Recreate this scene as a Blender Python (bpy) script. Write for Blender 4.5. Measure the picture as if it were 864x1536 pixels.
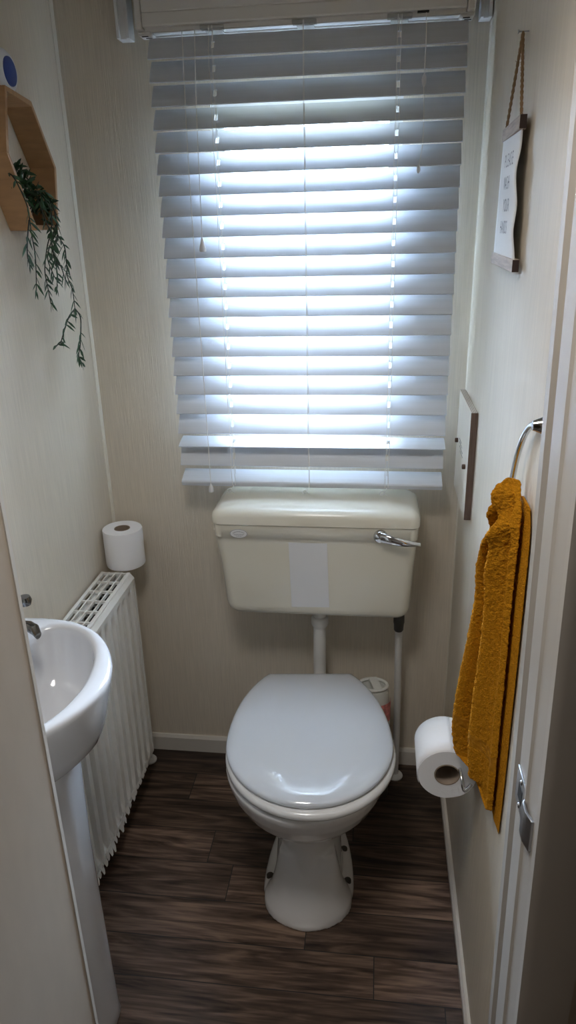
import bpy, bmesh, math, random
from mathutils import Vector, Matrix, noise
random.seed(7)
for o in list(bpy.data.objects): bpy.data.objects.remove(o)
S = bpy.context.scene
COL = S.collection
pi = math.pi

# ---------------------------------------------------------------- camera
CAM = (0.6974, -1.7184, 1.4706); YAW, PITCH, ROLL = 0.1296, 0.3765, -0.0255
def cam_axes():
    f = Vector((-math.sin(YAW)*math.cos(PITCH), math.cos(YAW)*math.cos(PITCH), -math.sin(PITCH)))
    r = Vector((math.cos(YAW), math.sin(YAW), 0)); u = r.cross(f)
    return math.cos(ROLL)*r+math.sin(ROLL)*u, -math.sin(ROLL)*r+math.cos(ROLL)*u, f
cd = bpy.data.cameras.new('camera'); cam = bpy.data.objects.new('camera', cd); COL.objects.link(cam)
_r, _u, _f = cam_axes()
cam.matrix_world = Matrix(((_r.x, _u.x, -_f.x, CAM[0]), (_r.y, _u.y, -_f.y, CAM[1]), (_r.z, _u.z, -_f.z, CAM[2]), (0, 0, 0, 1)))
cd.sensor_fit = 'VERTICAL'; cd.sensor_height = 36; cd.lens = 1075/1536*36; cd.clip_start = .02
S.camera = cam

# ---------------------------------------------------------------- world, light, exposure
w = bpy.data.worlds.new('sky'); S.world = w; w.use_nodes = True
nt = w.node_tree; nt.nodes.clear()
wo = nt.nodes.new('ShaderNodeOutputWorld'); bg = nt.nodes.new('ShaderNodeBackground')
tc = nt.nodes.new('ShaderNodeTexCoord'); sp = nt.nodes.new('ShaderNodeSeparateXYZ'); rmp = nt.nodes.new('ShaderNodeValToRGB')
mr = nt.nodes.new('ShaderNodeMapRange'); mr.inputs['From Min'].default_value = -.1; mr.inputs['From Max'].default_value = 1.0
nt.links.new(tc.outputs['Generated'], sp.inputs[0]); nt.links.new(sp.outputs['Z'], mr.inputs['Value'])
nt.links.new(mr.outputs[0], rmp.inputs[0]); nt.links.new(rmp.outputs[0], bg.inputs[0]); nt.links.new(bg.outputs[0], wo.inputs[0])
# overcast daylight: dull ground, pale horizon, brightest overhead
rmp.color_ramp.elements[0].color = (.05, .055, .045, 1); rmp.color_ramp.elements[0].position = .06
rmp.color_ramp.elements[1].color = (.65, .80, 1.04, 1); rmp.color_ramp.elements[1].position = .8
_e = rmp.color_ramp.elements.new(.13); _e.color = (.11, .13, .16, 1)
_e = rmp.color_ramp.elements.new(.5); _e.color = (.34, .42, .55, 1)
bg.inputs[1].default_value = 100.0
def area(name, loc, rot, sx, sy, power, color, portal=False):
    l = bpy.data.lights.new(name, 'AREA'); l.shape = 'RECTANGLE'; l.size = sx; l.size_y = sy; l.energy = power; l.color = color
    o = bpy.data.objects.new(name, l); o.location = loc; o.rotation_euler = rot; COL.objects.link(o)
    if portal: l.cycles.is_portal = True
    return o
area('window_daylight_portal', (.532, .075, 1.365), (-pi/2, 0, 0), .44, .76, 1, (1, 1, 1), True)
area('hall_fill', (.6, -2.70, 1.15), (pi/2, 0, 0), 1.3, 1.5, .15, (1, .86, .70))  # unseen fill light added to lift surfaces that face the hall
area('doorway_fill', (.46, -1.12, 1.965), (0, 0, 0), .3, .3, 2.3, (1, .97, .93)).data.spread = math.radians(138)  # added fill at ceiling height by the doorway, with no fitting behind it
vs = S.view_settings; vs.view_transform = 'Standard'; vs.look = 'None'; vs.gamma = 1; vs.use_curve_mapping = False; vs.exposure = 1.12

# ---------------------------------------------------------------- materials
def mat(name, col, rough=.5, metal=0, spec=.5, coat=0, bump=None, vary=None, sheen=0, trans=0):
    """bump=(scale xyz, strength, distance); vary=(scale xyz, amount)"""
    m = bpy.data.materials.new(name); m.use_nodes = True; n = m.node_tree.nodes; L = m.node_tree.links
    b = n['Principled BSDF']; b.inputs['Base Color'].default_value = (*col, 1); b.inputs['Roughness'].default_value = rough
    b.inputs['Metallic'].default_value = metal; b.inputs['Specular IOR Level'].default_value = spec
    b.inputs['Coat Weight'].default_value = coat; b.inputs['Coat Roughness'].default_value = .05
    b.inputs['Sheen Weight'].default_value = sheen
    if sheen: b.inputs['Sheen Tint'].default_value = (*[min(1, c*1.4) for c in col], 1)
    def tex(scale, detail=4):
        t = n.new('ShaderNodeTexCoord'); mp = n.new('ShaderNodeMapping'); mp.inputs['Scale'].default_value = scale
        nz = n.new('ShaderNodeTexNoise'); nz.inputs['Scale'].default_value = 1; nz.inputs['Detail'].default_value = detail
        L.new(t.outputs['Object'], mp.inputs[0]); L.new(mp.outputs[0], nz.inputs['Vector']); return nz
    if vary:
        nz = tex(vary[0]); r = n.new('ShaderNodeValToRGB'); a = vary[1]
        r.color_ramp.elements[0].color = (*[c*(1-a) for c in col], 1); r.color_ramp.elements[1].color = (*[min(1, c*(1+a)) for c in col], 1)
        r.color_ramp.elements[0].position = .3; r.color_ramp.elements[1].position = .7
        L.new(nz.outputs[0], r.inputs[0]); L.new(r.outputs[0], b.inputs['Base Color'])
    if bump:
        nz = tex(bump[0]); bp = n.new('ShaderNodeBump'); bp.inputs['Strength'].default_value = bump[1]; bp.inputs['Distance'].default_value = bump[2]
        L.new(nz.outputs[0], bp.inputs['Height']); L.new(bp.outputs[0], b.inputs['Normal'])
    return m
M = {}
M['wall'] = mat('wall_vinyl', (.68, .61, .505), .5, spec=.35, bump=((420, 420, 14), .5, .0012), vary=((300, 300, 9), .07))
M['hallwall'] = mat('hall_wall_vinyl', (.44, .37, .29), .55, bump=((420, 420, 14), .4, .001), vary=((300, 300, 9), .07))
M['ceiling'] = mat('ceiling_white', (.75, .74, .71), .7)
M['trim'] = mat('trim_offwhite', (.66, .62, .56), .4)
M['post'] = mat('door_post_grey', (.44, .405, .36), .4)
M['bead'] = mat('corner_bead', (.76, .71, .61), .4)
M['white'] = mat('white_pvc', (.78, .79, .80), .35)
M['slat'] = mat('blind_slat_white', (.63, .66, .71), .42, bump=((3, 500, 500), .25, .0006), vary=((2, 260, 260), .04))
M['headrail'] = mat('blind_headrail', (.70, .68, .65), .5, bump=((2, 90, 90), .3, .0008))
M['cord'] = mat('blind_cord', (.80, .79, .76), .7)
M['tassel'] = mat('blind_tassel', (.74, .74, .74), .3)
M['dark'] = mat('dark_hole', (.02, .02, .02), .7)
M['bracket'] = mat('bracket_grey', (.42, .42, .41), .45)
M['ceramic'] = mat('white_ceramic', (.62, .62, .635), .12, coat=.6)
M['pan'] = mat('toilet_ceramic', (.76, .74, .72), .15, coat=.6)
M['lid'] = mat('seat_white', (.66, .70, .76), .07, spec=.8, coat=1, bump=((55, 55, 55), .05, .001))
M['seat'] = mat('seat_ring_white', (.76, .76, .76), .2, coat=.4)
M['cream'] = mat('cistern_cream', (.75, .71, .60), .25, coat=.3)
M['sheet'] = mat('blank_white_sheet', (.74, .74, .75), .5)
M['chrome'] = mat('chrome', (.66, .67, .68), .08, metal=1)
M['tap'] = mat('tap_chrome', (.20, .195, .19), .16, metal=1)
M['steel'] = mat('brushed_steel', (.42, .42, .43), .3, metal=1)
M['rad'] = mat('radiator_enamel', (.78, .77, .73), .35, vary=((30, 30, 30), .03))
M['flake'] = mat('peeling_paint', (.80, .79, .75), .6)
M['rust_and_shade'] = mat('bare_metal_and_shade', (.05, .042, .035), .8)  # on the convector this dark tone stands in for shade inside the radiator
M['pipe'] = mat('pipe_white_plastic', (.66, .65, .63), .4)
M['fitting'] = mat('black_pipe_fitting', (.05, .045, .04), .5)
M['paper'] = mat('tissue_paper', (.90, .90, .92), .9, bump=((160, 160, 160), .35, .0012))
M['card'] = mat('cardboard_core', (.32, .25, .19), .85)
M['wood'] = mat('light_birch_wood', (.44, .255, .12), .5, vary=((25, 220, 25), .10), bump=((20, 200, 20), .1, .0005))
M['greywood'] = mat('weathered_grey_wood', (.46, .38, .32), .7, vary=((260, 20, 260), .18), bump=((300, 20, 300), .3, .0006))
M['darkgrain'] = mat('dark_end_grain', (.035, .02, .017), .8)
M['plaque'] = mat('pale_wood_laminate', (.70, .64, .55), .5, vary=((260, 260, 16), .06))
M['plaqueedge'] = mat('brown_wood_edge', (.15, .105, .085), .6, vary=((300, 300, 14), .3))
M['peg'] = mat('brown_peg', (.07, .035, .02), .6)
M['twine'] = mat('jute_twine', (.30, .19, .10), .95, bump=((500, 500, 500), .8, .002))
M['cream_paper'] = mat('sign_paper', (.80, .79, .77), .7, bump=((60, 60, 60), .1, .001))
M['ink'] = mat('grey_ink', (.16, .16, .18), .8)
M['leaf'] = mat('dark_green_leaf', (.010, .048, .012), .6, vary=((60, 60, 60), .5))
M['stem'] = mat('dark_stem', (.010, .016, .008), .6)
M['blue'] = mat('blue_plastic', (.035, .07, .28), .4)
M['doorleaf'] = mat('door_leaf_beige', (.48, .41, .33), .55, vary=((40, 40, 14), .03), bump=((90, 90, 60), .15, .0006))
M['bottle'] = mat('bottle_plastic', (.72, .72, .68), .35)
M['label_red'] = mat('bottle_label', (.65, .22, .20), .5, vary=((70, 70, 70), .5))
M['towel'] = mat('mustard_terry', (.50, .205, .009), .95, spec=.1, bump=((420, 420, 420), 1.0, .004), vary=((260, 260, 260), .22), sheen=.35)
M['towelband'] = mat('mustard_woven_band', (.45, .185, .008), .85, spec=.2, bump=((30, 30, 700), .6, .002))

def glass():
    m = bpy.data.materials.new('window_glass'); m.use_nodes = True; n = m.node_tree.nodes; L = m.node_tree.links
    n.remove(n['Principled BSDF']); t = n.new('ShaderNodeBsdfTransparent'); g = n.new('ShaderNodeBsdfGlossy'); g.inputs['Roughness'].default_value = .02
    fr = n.new('ShaderNodeFresnel'); fr.inputs[0].default_value = 1.45; mx = n.new('ShaderNodeMixShader')
    t.inputs[0].default_value = (.95, .97, .97, 1)
    L.new(fr.outputs[0], mx.inputs[0]); L.new(t.outputs[0], mx.inputs[1]); L.new(g.outputs[0], mx.inputs[2]); L.new(mx.outputs[0], n['Material Output'].inputs[0]); return m
M['glass'] = glass()

def floor_mat():
    m = bpy.data.materials.new('dark_wood_plank_vinyl'); m.use_nodes = True; n = m.node_tree.nodes; L = m.node_tree.links
    b = n['Principled BSDF']; b.inputs['Roughness'].default_value = .42; b.inputs['Specular IOR Level'].default_value = .4
    at = n.new('ShaderNodeAttribute'); at.attribute_name = 'plank'; at.attribute_type = 'GEOMETRY'
    sep = n.new('ShaderNodeSeparateColor'); L.new(at.outputs['Color'], sep.inputs[0])
    t = n.new('ShaderNodeTexCoord'); off = n.new('ShaderNodeVectorMath'); off.operation = 'ADD'
    sc = n.new('ShaderNodeVectorMath'); sc.operation = 'SCALE'; sc.inputs['Scale'].default_value = 37.0
    L.new(at.outputs['Color'], sc.inputs[0]); L.new(t.outputs['Object'], off.inputs[0]); L.new(sc.outputs[0], off.inputs[1])
    def nz(scale, detail, dist=0):
        mp = n.new('ShaderNodeMapping'); mp.inputs['Scale'].default_value = scale; x = n.new('ShaderNodeTexNoise'); x.inputs['Scale'].default_value = 1
        x.inputs['Detail'].default_value = detail; x.inputs['Distortion'].default_value = dist
        L.new(off.outputs[0], mp.inputs[0]); L.new(mp.outputs[0], x.inputs['Vector']); return x
    a = nz((3.2, 26, 3.2), 8, 2.2); f = nz((9, 170, 9), 4)
    ad = n.new('ShaderNodeMath'); ad.operation = 'MULTIPLY_ADD'; ad.inputs[1].default_value = .55; L.new(f.outputs[0], ad.inputs[0]); L.new(a.outputs[0], ad.inputs[2])
    r = n.new('ShaderNodeValToRGB'); e = r.color_ramp.elements
    e[0].position = .56; e[0].color = (.022, .013, .009, 1); e[1].position = 1.0; e[1].color = (.19, .125, .088, 1)
    k = e.new(.76); k.color = (.078, .049, .035, 1)
    L.new(ad.outputs[0], r.inputs[0])
    mul = n.new('ShaderNodeVectorMath'); mul.operation = 'SCALE'
    mr = n.new('ShaderNodeMapRange'); mr.inputs['To Min'].default_value = .42; mr.inputs['To Max'].default_value = 1.75
    L.new(sep.outputs[0], mr.inputs['Value']); L.new(r.outputs[0], mul.inputs[0]); L.new(mr.outputs[0], mul.inputs['Scale'])
    L.new(mul.outputs[0], b.inputs['Base Color'])
    bp = n.new('ShaderNodeBump'); bp.inputs['Strength'].default_value = .3; bp.inputs['Distance'].default_value = .001
    L.new(ad.outputs[0], bp.inputs['Height']); L.new(bp.outputs[0], b.inputs['Normal'])
    return m
M['floor'] = floor_mat()

# ---------------------------------------------------------------- helpers
class MB:
    def __init__(s): s.v = []; s.f = []; s.mi = []
    def add(s, vs, fs, mi=0):
        o = len(s.v); s.v += [tuple(p) for p in vs]; s.f += [tuple(i+o for i in f) for f in fs]; s.mi += [mi]*len(fs); return s
    def box(s, x0, x1, y0, y1, z0, z1, mi=0):
        vs = [(x, y, z) for x in (x0, x1) for y in (y0, y1) for z in (z0, z1)]
        return s.add(vs, [(0, 1, 3, 2), (4, 6, 7, 5), (0, 4, 5, 1), (2, 3, 7, 6), (0, 2, 6, 4), (1, 5, 7, 3)], mi)
    def obox(s, c, ax, ay, az, mi=0):
        """oriented box: centre, three half-axis vectors"""
        c, ax, ay, az = map(Vector, (c, ax, ay, az))
        vs = [c+i*ax+j*ay+k*az for i in (-1, 1) for j in (-1, 1) for k in (-1, 1)]
        return s.add(vs, [(0, 1, 3, 2), (4, 6, 7, 5), (0, 4, 5, 1), (2, 3, 7, 6), (0, 2, 6, 4), (1, 5, 7, 3)], mi)
    def loft(s, rings, cap0=True, cap1=True, closed=True, mi=0):
        n = len(rings[0]); vs = [p for r in rings for p in r]; fs = []
        for i in range(len(rings)-1):
            for j in range(n if closed else n-1):
                k = (j+1) % n; fs.append((i*n+j, i*n+k, (i+1)*n+k, (i+1)*n+j))
        if cap0: fs.append(tuple(range(n-1, -1, -1)))
        if cap1: fs.append(tuple((len(rings)-1)*n+j for j in range(n)))
        return s.add(vs, fs, mi)
    def tube(s, path, r, n=10, mi=0, caps=True):
        P = [Vector(p) for p in path]; rr = r if isinstance(r, (list, tuple)) else [r]*len(P)
        rings = []; up = None
        for i, p in enumerate(P):
            t = (P[min(i+1, len(P)-1)]-P[max(i-1, 0)]).normalized()
            if up is None: up = Vector((0, 0, 1)) if abs(t.z) < .9 else Vector((1, 0, 0))
            up = (up-t*up.dot(t)).normalized(); sd = t.cross(up)
            rings.append([p+rr[i]*(math.cos(a)*up+math.sin(a)*sd) for a in [2*pi*k/n for k in range(n)]])
        return s.loft(rings, caps, caps, mi=mi)
    def lathe(s, prof, c=(0, 0, 0), axis='z', n=32, cap=(True, True), mi=0):
        def pt(r, h, a):
            x, y = r*math.cos(a), r*math.sin(a)
            q = {'z': (x, y, h), 'x': (h, x, y), 'y': (x, h, y)}[axis]; return (q[0]+c[0], q[1]+c[1], q[2]+c[2])
        return s.loft([[pt(r, h, 2*pi*k/n) for k in range(n)] for r, h in prof], *cap, mi=mi)
    def prism(s, pts, d, mi=0):
        d = Vector(d); return s.loft([[Vector(p) for p in pts], [Vector(p)+d for p in pts]], mi=mi)
    def build(s, name, m, parent=None, smooth=True, bevel=0, subsurf=0, angle=40, seg=2):
        me = bpy.data.meshes.new(name); me.from_pydata(s.v, [], s.f)
        for x in (m if isinstance(m, list) else [m]): me.materials.append(M[x])
        for p, i in zip(me.polygons, s.mi): p.material_index = i
        bm = bmesh.new(); bm.from_mesh(me); bmesh.ops.recalc_face_normals(bm, faces=bm.faces); bm.to_mesh(me); bm.free()
        o = bpy.data.objects.new(name, me); COL.objects.link(o)
        if parent: o.parent = parent
        if bevel:
            b = o.modifiers.new('bevel', 'BEVEL'); b.width = bevel; b.segments = seg; b.limit_method = 'ANGLE'; b.angle_limit = math.radians(35)
        if subsurf:
            u = o.modifiers.new('sub', 'SUBSURF'); u.levels = u.render_levels = subsurf
        if smooth:
            for p in me.polygons: p.use_smooth = True
            if not subsurf: me.set_sharp_from_angle(angle=math.radians(angle))
        return o
def tag(o, label, cat, group=None):
    o['label'] = label; o['category'] = cat
    if group: o['group'] = group
    return o
def thing(name, label, cat, loc=(0, 0, 0), group=None):
    o = bpy.data.objects.new(name, None); o.empty_display_size = .05; COL.objects.link(o); ANCH[o.name] = Vector(loc)
    return tag(o, label, cat, group)
ANCH = {}
def settle():
    """move each Empty to its thing's base without moving its parts"""
    for o in list(COL.objects):
        if o.name in ANCH and ANCH[o.name].length > 0:
            d = ANCH[o.name]; o.location = d
            for ch in o.children: ch.location = Vector(ch.location)-d
def struct(o): o['kind'] = 'structure'; return o
def crom(pts, n=6):
    P = [Vector(p) for p in pts]; out = []
    for i in range(len(P)-1):
        a, b, c, d = P[max(i-1, 0)], P[i], P[i+1], P[min(i+2, len(P)-1)]
        for k in range(n):
            t = k/n; out.append(.5*((2*b)+(c-a)*t+(2*a-5*b+4*c-d)*t*t+(3*b-a-3*c+d)*t**3))
    out.append(P[-1]); return out
def rrect(x0, x1, y0, y1, r, n=5):
    """rounded rectangle outline in plan"""
    out = []
    for cx, cy, a0 in ((x1-r, y1-r, 0), (x0+r, y1-r, 90), (x0+r, y0+r, 180), (x1-r, y0+r, 270)):
        for k in range(n+1):
            a = math.radians(a0+90*k/n); out.append((cx+r*math.cos(a), cy+r*math.sin(a)))
    return out

W, YF, YH, H = .905, -1.055, -1.145, 1.98
# ================================================================ SETTING
# planks (rows run along x) with the joints the photo shows
rows = []; y = -.411+.1025*4
ys = [.02, -.1035, -.206, -.3085, -.411, -.516, -.6185, -.713, -.816, -.919, -1.022, -1.125]
joints = {1: [.2, .7], 2: [.66], 3: [.30, .95], 4: [.367], 5: [.565], 6: [.717], 7: [.1, .86], 8: [.42], 9: [.7], 10: [.3], 0: [.45], 11: [.2]}
while ys[-1] > -2.7: ys.append(ys[-1]-.1025)
mb = MB(); tones = []
tonefix = {(4, 0): .45, (4, 1): .8, (5, 0): .62, (5, 1): .30, (6, 0): .45, (6, 1): .75, (7, 0): .6, (3, 1): .35, (2, 0): .3, (2, 1): .2, (5, 2): .3}
for i in range(len(ys)-1):
    xs = [-.9]+[j-.85 for j in joints.get(i, [.4])][:1]+joints.get(i, [.4])+[j+.95 for j in joints.get(i, [.4])][-1:]+[2.2]
    xs = sorted(set(x for x in xs if -.9 <= x <= 2.2))
    kk = 0
    for a, b in zip(xs, xs[1:]):
        g = .0011
        mb.add([(a+g, ys[i+1]+g, 0), (b-g, ys[i+1]+g, 0), (b-g, ys[i]-g, 0), (a+g, ys[i]-g, 0)], [(0, 1, 2, 3)])
        if a < 0 and b > .05 or a >= 0: key = (i, kk); kk += 1
        else: key = None
        tones.append((tonefix.get(key, random.random()), random.random(), random.random(), 1))
nface = len(mb.f)
mb.box(-.9, 2.2, -2.75, .02, -.05, -.0012, 1)
fl = mb.build('floor', ['floor', 'dark'], smooth=False); struct(fl)
ca = fl.data.color_attributes.new('plank', 'FLOAT_COLOR', 'CORNER')
for p in fl.data.polygons:
    t = tones[p.index] if p.index < nface else (.5, .5, .5, 1)
    for li in p.loop_indices: ca.data[li].color = t
struct(MB().box(-.9, 2.2, -2.75, .14, H, H+.05).build('ceiling', 'ceiling', smooth=False))
# back wall with its window opening
wx0, wx1, wz0, wz1 = .325, .738, .995, 1.735
mb = MB(); T = .06
mb.box(-.06, wx0, 0, T, 0, H).box(wx1, W+.06, 0, T, 0, H).box(wx0, wx1, 0, T, 0, wz0).box(wx0, wx1, 0, T, wz1, H)
struct(mb.build('wall_back', 'wall', smooth=False))
struct(MB().box(-.06, 0, -1.0, 0, 0, H).build('wall_left', 'wall', smooth=False))
struct(MB().box(W, W+.06, YF-.005, 0, 0, H).build('wall_right', 'wall', smooth=False))
# partition beside the door, seen from the hall; slight lean like the photo's door post
def lean(z): return -.0175*(z-1.16)
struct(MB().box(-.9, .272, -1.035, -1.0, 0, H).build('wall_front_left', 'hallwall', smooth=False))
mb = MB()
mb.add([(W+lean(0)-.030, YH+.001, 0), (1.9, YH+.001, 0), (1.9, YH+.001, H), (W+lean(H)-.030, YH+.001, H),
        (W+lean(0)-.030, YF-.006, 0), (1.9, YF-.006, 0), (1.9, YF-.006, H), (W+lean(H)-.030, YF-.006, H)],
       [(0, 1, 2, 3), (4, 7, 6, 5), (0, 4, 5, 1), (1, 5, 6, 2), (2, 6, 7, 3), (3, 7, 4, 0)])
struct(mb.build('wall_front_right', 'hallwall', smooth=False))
struct(MB().box(-.95, -.9, -2.75, -1.0, 0, H).build('wall_hall_left', 'hallwall', smooth=False))
struct(MB().box(1.9, 1.95, -2.75, YF, 0, H).build('wall_hall_right', 'hallwall', smooth=False))
struct(MB().box(-.95, 1.95, -2.8, -2.75, 0, H).build('wall_hall_back', 'hallwall', smooth=False))
# window
wf = MB(); f = .028
wf.box(wx0, wx0+f, .012, .055, wz0, wz1).box(wx1-f, wx1, .012, .055, wz0, wz1).box(wx0+f, wx1-f, .012, .055, wz0, wz0+f).box(wx0+f, wx1-f, .012, .055, wz1-f, wz1)
win = struct(wf.build('window_1', 'white', smooth=False))
MB().box(wx0+f-.004, wx1-f+.004, .036, .040, wz0+f-.004, wz1-f+.004).build('window_pane', 'glass', win, smooth=False)
# baseboards
struct(MB().prism([(0, 0, 0), (0, -.011, 0), (0, -.011, .046), (0, -.006, .054), (0, 0, .054)], (W, 0, 0)).build('baseboard_back', 'trim', smooth=False))
struct(MB().prism([(W, 0, 0), (W-.011, 0, 0), (W-.011, 0, .018), (W-.006, 0, .024), (W, 0, .024)], (0, YF, 0)).build('baseboard_right', 'trim', smooth=False))
# corner beads
struct(MB().prism([(0, 0, .054), (.004, 0, .054), (.0045, -.008, .054), (.002, -.014, .054), (0, -.014, .054)], (0, 0, H-.054)).build('trim_1', 'bead', smooth=False))
struct(MB().prism([(W, 0, .054), (W-.002, 0, .054), (W-.0025, -.008, .054), (W, -.012, .054)], (0, 0, H-.054)).build('trim_2', 'bead', smooth=False))
# white uprights that end beside the blind's head
for nm, xa, xb in (('trim_3', .147, .174), ('trim_4', .880, .902)):
    mb = MB()
    mb.box(xa, xb, -.030, 0, 1.843, H).box(xa, xa+.006, -.038, -.030, 1.843, H).box(xb-.007, xb, -.038, -.030, 1.843, H)
    struct(mb.build(nm, 'white', smooth=False, bevel=.001))
# door leaf, opened out into the hall, and the latch post
leaf = struct(MB().box(.268, .303, -1.67, -1.0525, .008, 1.95).build('door_1', 'doorleaf', smooth=False))
MB().box(.2665, .3045, -1.0525, -1.046, .008, 1.95).build('edge_strip', 'trim', leaf, smooth=False)
prof = [(W, -.999), (.8635, -.999), (.8625, -1.001), (.8625, -1.018), (.8690, -1.022), (.8690, -1.036), (.8632, -1.041), (.8626, -1.084), (.8598, -1.087),
        (.8598, -1.092), (.8622, -1.096), (.8640, -1.131), (.8618, -1.134), (.8618, -1.146), (.871, -1.150), (W+.02, -1.150)]
zs = [0, .3, .6, .9, 1.2, 1.5, H]
rings = [[(x+lean(z) if x < W-.001 else x, y, z) for x, y in prof] for z in zs]
jamb = struct(MB().loft(rings, False, False, closed=False).build('trim_5', 'post', smooth=True, angle=25))
# strike plate on the post
zc = .879; xs_ = .8626+lean(zc)
mb = MB(); mb.box(xs_-.0025, xs_+.0, -1.090, -1.044, zc-.023, zc+.022)
mb.loft([[(xs_-.0028, -1.088, z), (xs_-.0062, -1.094, z), (xs_-.0062, -1.108, z), (xs_-.002, -1.122, z), (xs_+.002, -1.122, z), (xs_-.003, -1.108, z), (xs_-.003, -1.096, z)] for z in (zc-.026, zc+.014)])
sk = mb.build('strike_plate', 'steel', jamb, smooth=True, bevel=.0006)
mb = MB().box(xs_-.0031, xs_-.001, -1.076, -1.058, zc-.009, zc+.010)
mb.build('latch_hole', 'dark', sk, smooth=False)
for z in (zc-.016, zc+.016): MB().lathe([(.0032, xs_-.0026), (.0026, xs_-.0038), (.0005, xs_-.0042)], (0, -1.067, z), 'x', 12).build('screw', 'steel', sk)

# ================================================================ CISTERN
ci = thing('toilet_cistern', 'cream plastic cistern on the back wall under the blind, chrome lever at right', 'cistern', (.557, -.0, .58))
def tankring(z, xa, xb, yd, r=.022): return [(x, y, z) for x, y in rrect(xa, xb, -yd, -.003, r)]
rg = []
for z, xa, xb, yd, r in ((.567, .352, .772, .138, .03), (.569, .341, .780, .147, .03), (.579, .333, .786, .153, .027), (.595, .330, .788, .156, .024),
                         (.70, .324, .792, .164, .022), (.770, .3165, .7965, .1700, .022), (.7855, .3148, .7978, .1718, .022), (.7863, .3132, .7992, .1732, .022), (.818, .312, .800, .1745, .022)):
    rg.append(tankring(z, xa, xb, yd, r))
MB().loft(rg).build('tank', 'cream', ci, angle=60)
# lid: crowned, with a rounded front edge
mb = MB(); rg = []
def lidring(z, ins, crown, r): 
    out = []
    for x, y in rrect(.309+ins, .803-ins, -.178+ins*.9, -.002, max(r, .006)):
        u = (x-.556)/.247; out.append((x, y, z+crown*(1-u*u)))
    return out
for z, ins, cr, r in ((.8195, .002, 0, .024), (.8205, 0, 0, .025), (.838, 0, 0, .025), (.846, .003, .002, .025), (.852, .009, .004, .025), (.857, .020, .006, .03), (.859, .04, .008, .03), (.860, .07, .009, .02)):
    rg.append(lidring(z, ins, cr, r))
mb.loft(rg).build('cistern_lid', 'cream', ci, angle=60)
# lever
mb = MB(); mb.lathe([(.0165, -.170), (.0165, -.179), (.0135, -.184), (.004, -.187), (.0005, -.1875)], (.712, 0, .800), 'y', 24, (False, True))
lp = crom([(.712, -.188, .8015), (.735, -.196, .799), (.765, -.199, .794), (.803, -.196, .790)], 5)
rg = []
for i, p in enumerate(lp):
    t = i/(len(lp)-1); a = .0125*(1-t)+.0045*t+.002*math.sin(t*pi); b = .0065*(1-t)+.0035*t
    rg.append([(p.x, p.y+b*math.sin(q), p.z+a*math.cos(q)) for q in [2*pi*k/14 for k in range(14)]])
mb.loft(rg)
o = mb.build('flush_lever', 'chrome', ci); o['label'] = 'chrome flush lever'
# white sheet stuck on the front
def tfront(z): return -(.156+(z-.595)/(.77-.595)*.0140)
xa0, xa1 = .498, .590
MB().add([(xa0-.003, tfront(.776)-.0012, .776), (xa1-.003, tfront(.776)-.0012, .776), (xa1+.001, tfront(.597)-.0016, .597), (xa0-.001, tfront(.597)-.0016, .594)],
         [(0, 1, 2, 3)]).build('paper_sheet', 'sheet', ci, smooth=False)['label'] = 'blank white rectangle stuck on the tank front'
# oval maker's sticker with tiny print
mb = MB(); cx, cz, yy = .376, .7965, -.1744
ov = [(cx+.0215*math.cos(2*pi*k/36), yy-.0004, cz+.0115*math.sin(2*pi*k/36)) for k in range(36)]
mb.add(ov, [tuple(range(36))])
st = mb.build('oval_sticker', 'sheet', ci, smooth=False); st['label'] = 'small oval printed sticker'
mb = MB(); rr = [[(cx+.0215*s*math.cos(2*pi*k/36), yy-.0007, cz+.0115*s*math.sin(2*pi*k/36)) for k in range(36)] for s in (.93, .98)]
mb.loft(rr, False, False)
for row, (dz, half, hh) in enumerate(((.0018, .0135, .0016), (-.0012, .013, .0008), (-.0038, .011, .0008), (-.0064, .007, .0008))):
    x = -half
    while x < half:
        wd = random.uniform(.0006, .0022); z = cz+dz+(.0036*(1-(x/half)**2) if row == 0 else 0)
        mb.box(cx+x, cx+min(x+wd, half), yy-.0008, yy-.0006, z-hh/2*random.uniform(.6, 1), z+hh/2*random.uniform(.6, 1)); x += wd+.0006
mb.build('printing', 'ink', st, smooth=False)
# flush pipe with its nut
mb = MB(); pth = [(.561, -.083, .5675), (.561, -.083, .555), (.560, -.084, .45), (.560, -.088, .38), (.561, -.103, .348), (.562, -.138, .340)]
mb.tube(crom(pth, 6), .0165, 20)
fp = mb.build('flush_pipe', 'pipe', ci); fp['label'] = 'white flush pipe'
MB().lathe([(.0168, .530), (.021, .527), (.0225, .523), (.0225, .508), (.020, .502), (.0168, .497)], (.561, -.083, 0), 'z', 24).build('pipe_nut', 'pipe', fp)

# ================================================================ WATER PIPE
wp = thing('water_pipe', 'thin white water pipe rising from the floor to the cistern, right of the toilet', 'pipe', (.768, -.06, 0))
MB().tube([(.771, -.06, .0), (.771, -.06, .2), (.7665, -.062, .49)], .0095, 14).build('pipe', 'pipe', wp)
o = MB().lathe([(.0095, .5670), (.0105, .545), (.0105, .532), (.014, .528), (.0145, .508), (.013, .502), (.0125, .486), (.0098, .482)], (.7663, -.0625, 0), 'z', 20).build('connector', 'fitting', wp)
o['label'] = 'black push-fit connector'
MB().lathe([(.022, .0005), (.0225, .004), (.019, .009), (.010, .012)], (.771, -.06, 0), 'z', 24).build('floor_collar', 'pipe', wp)

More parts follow.
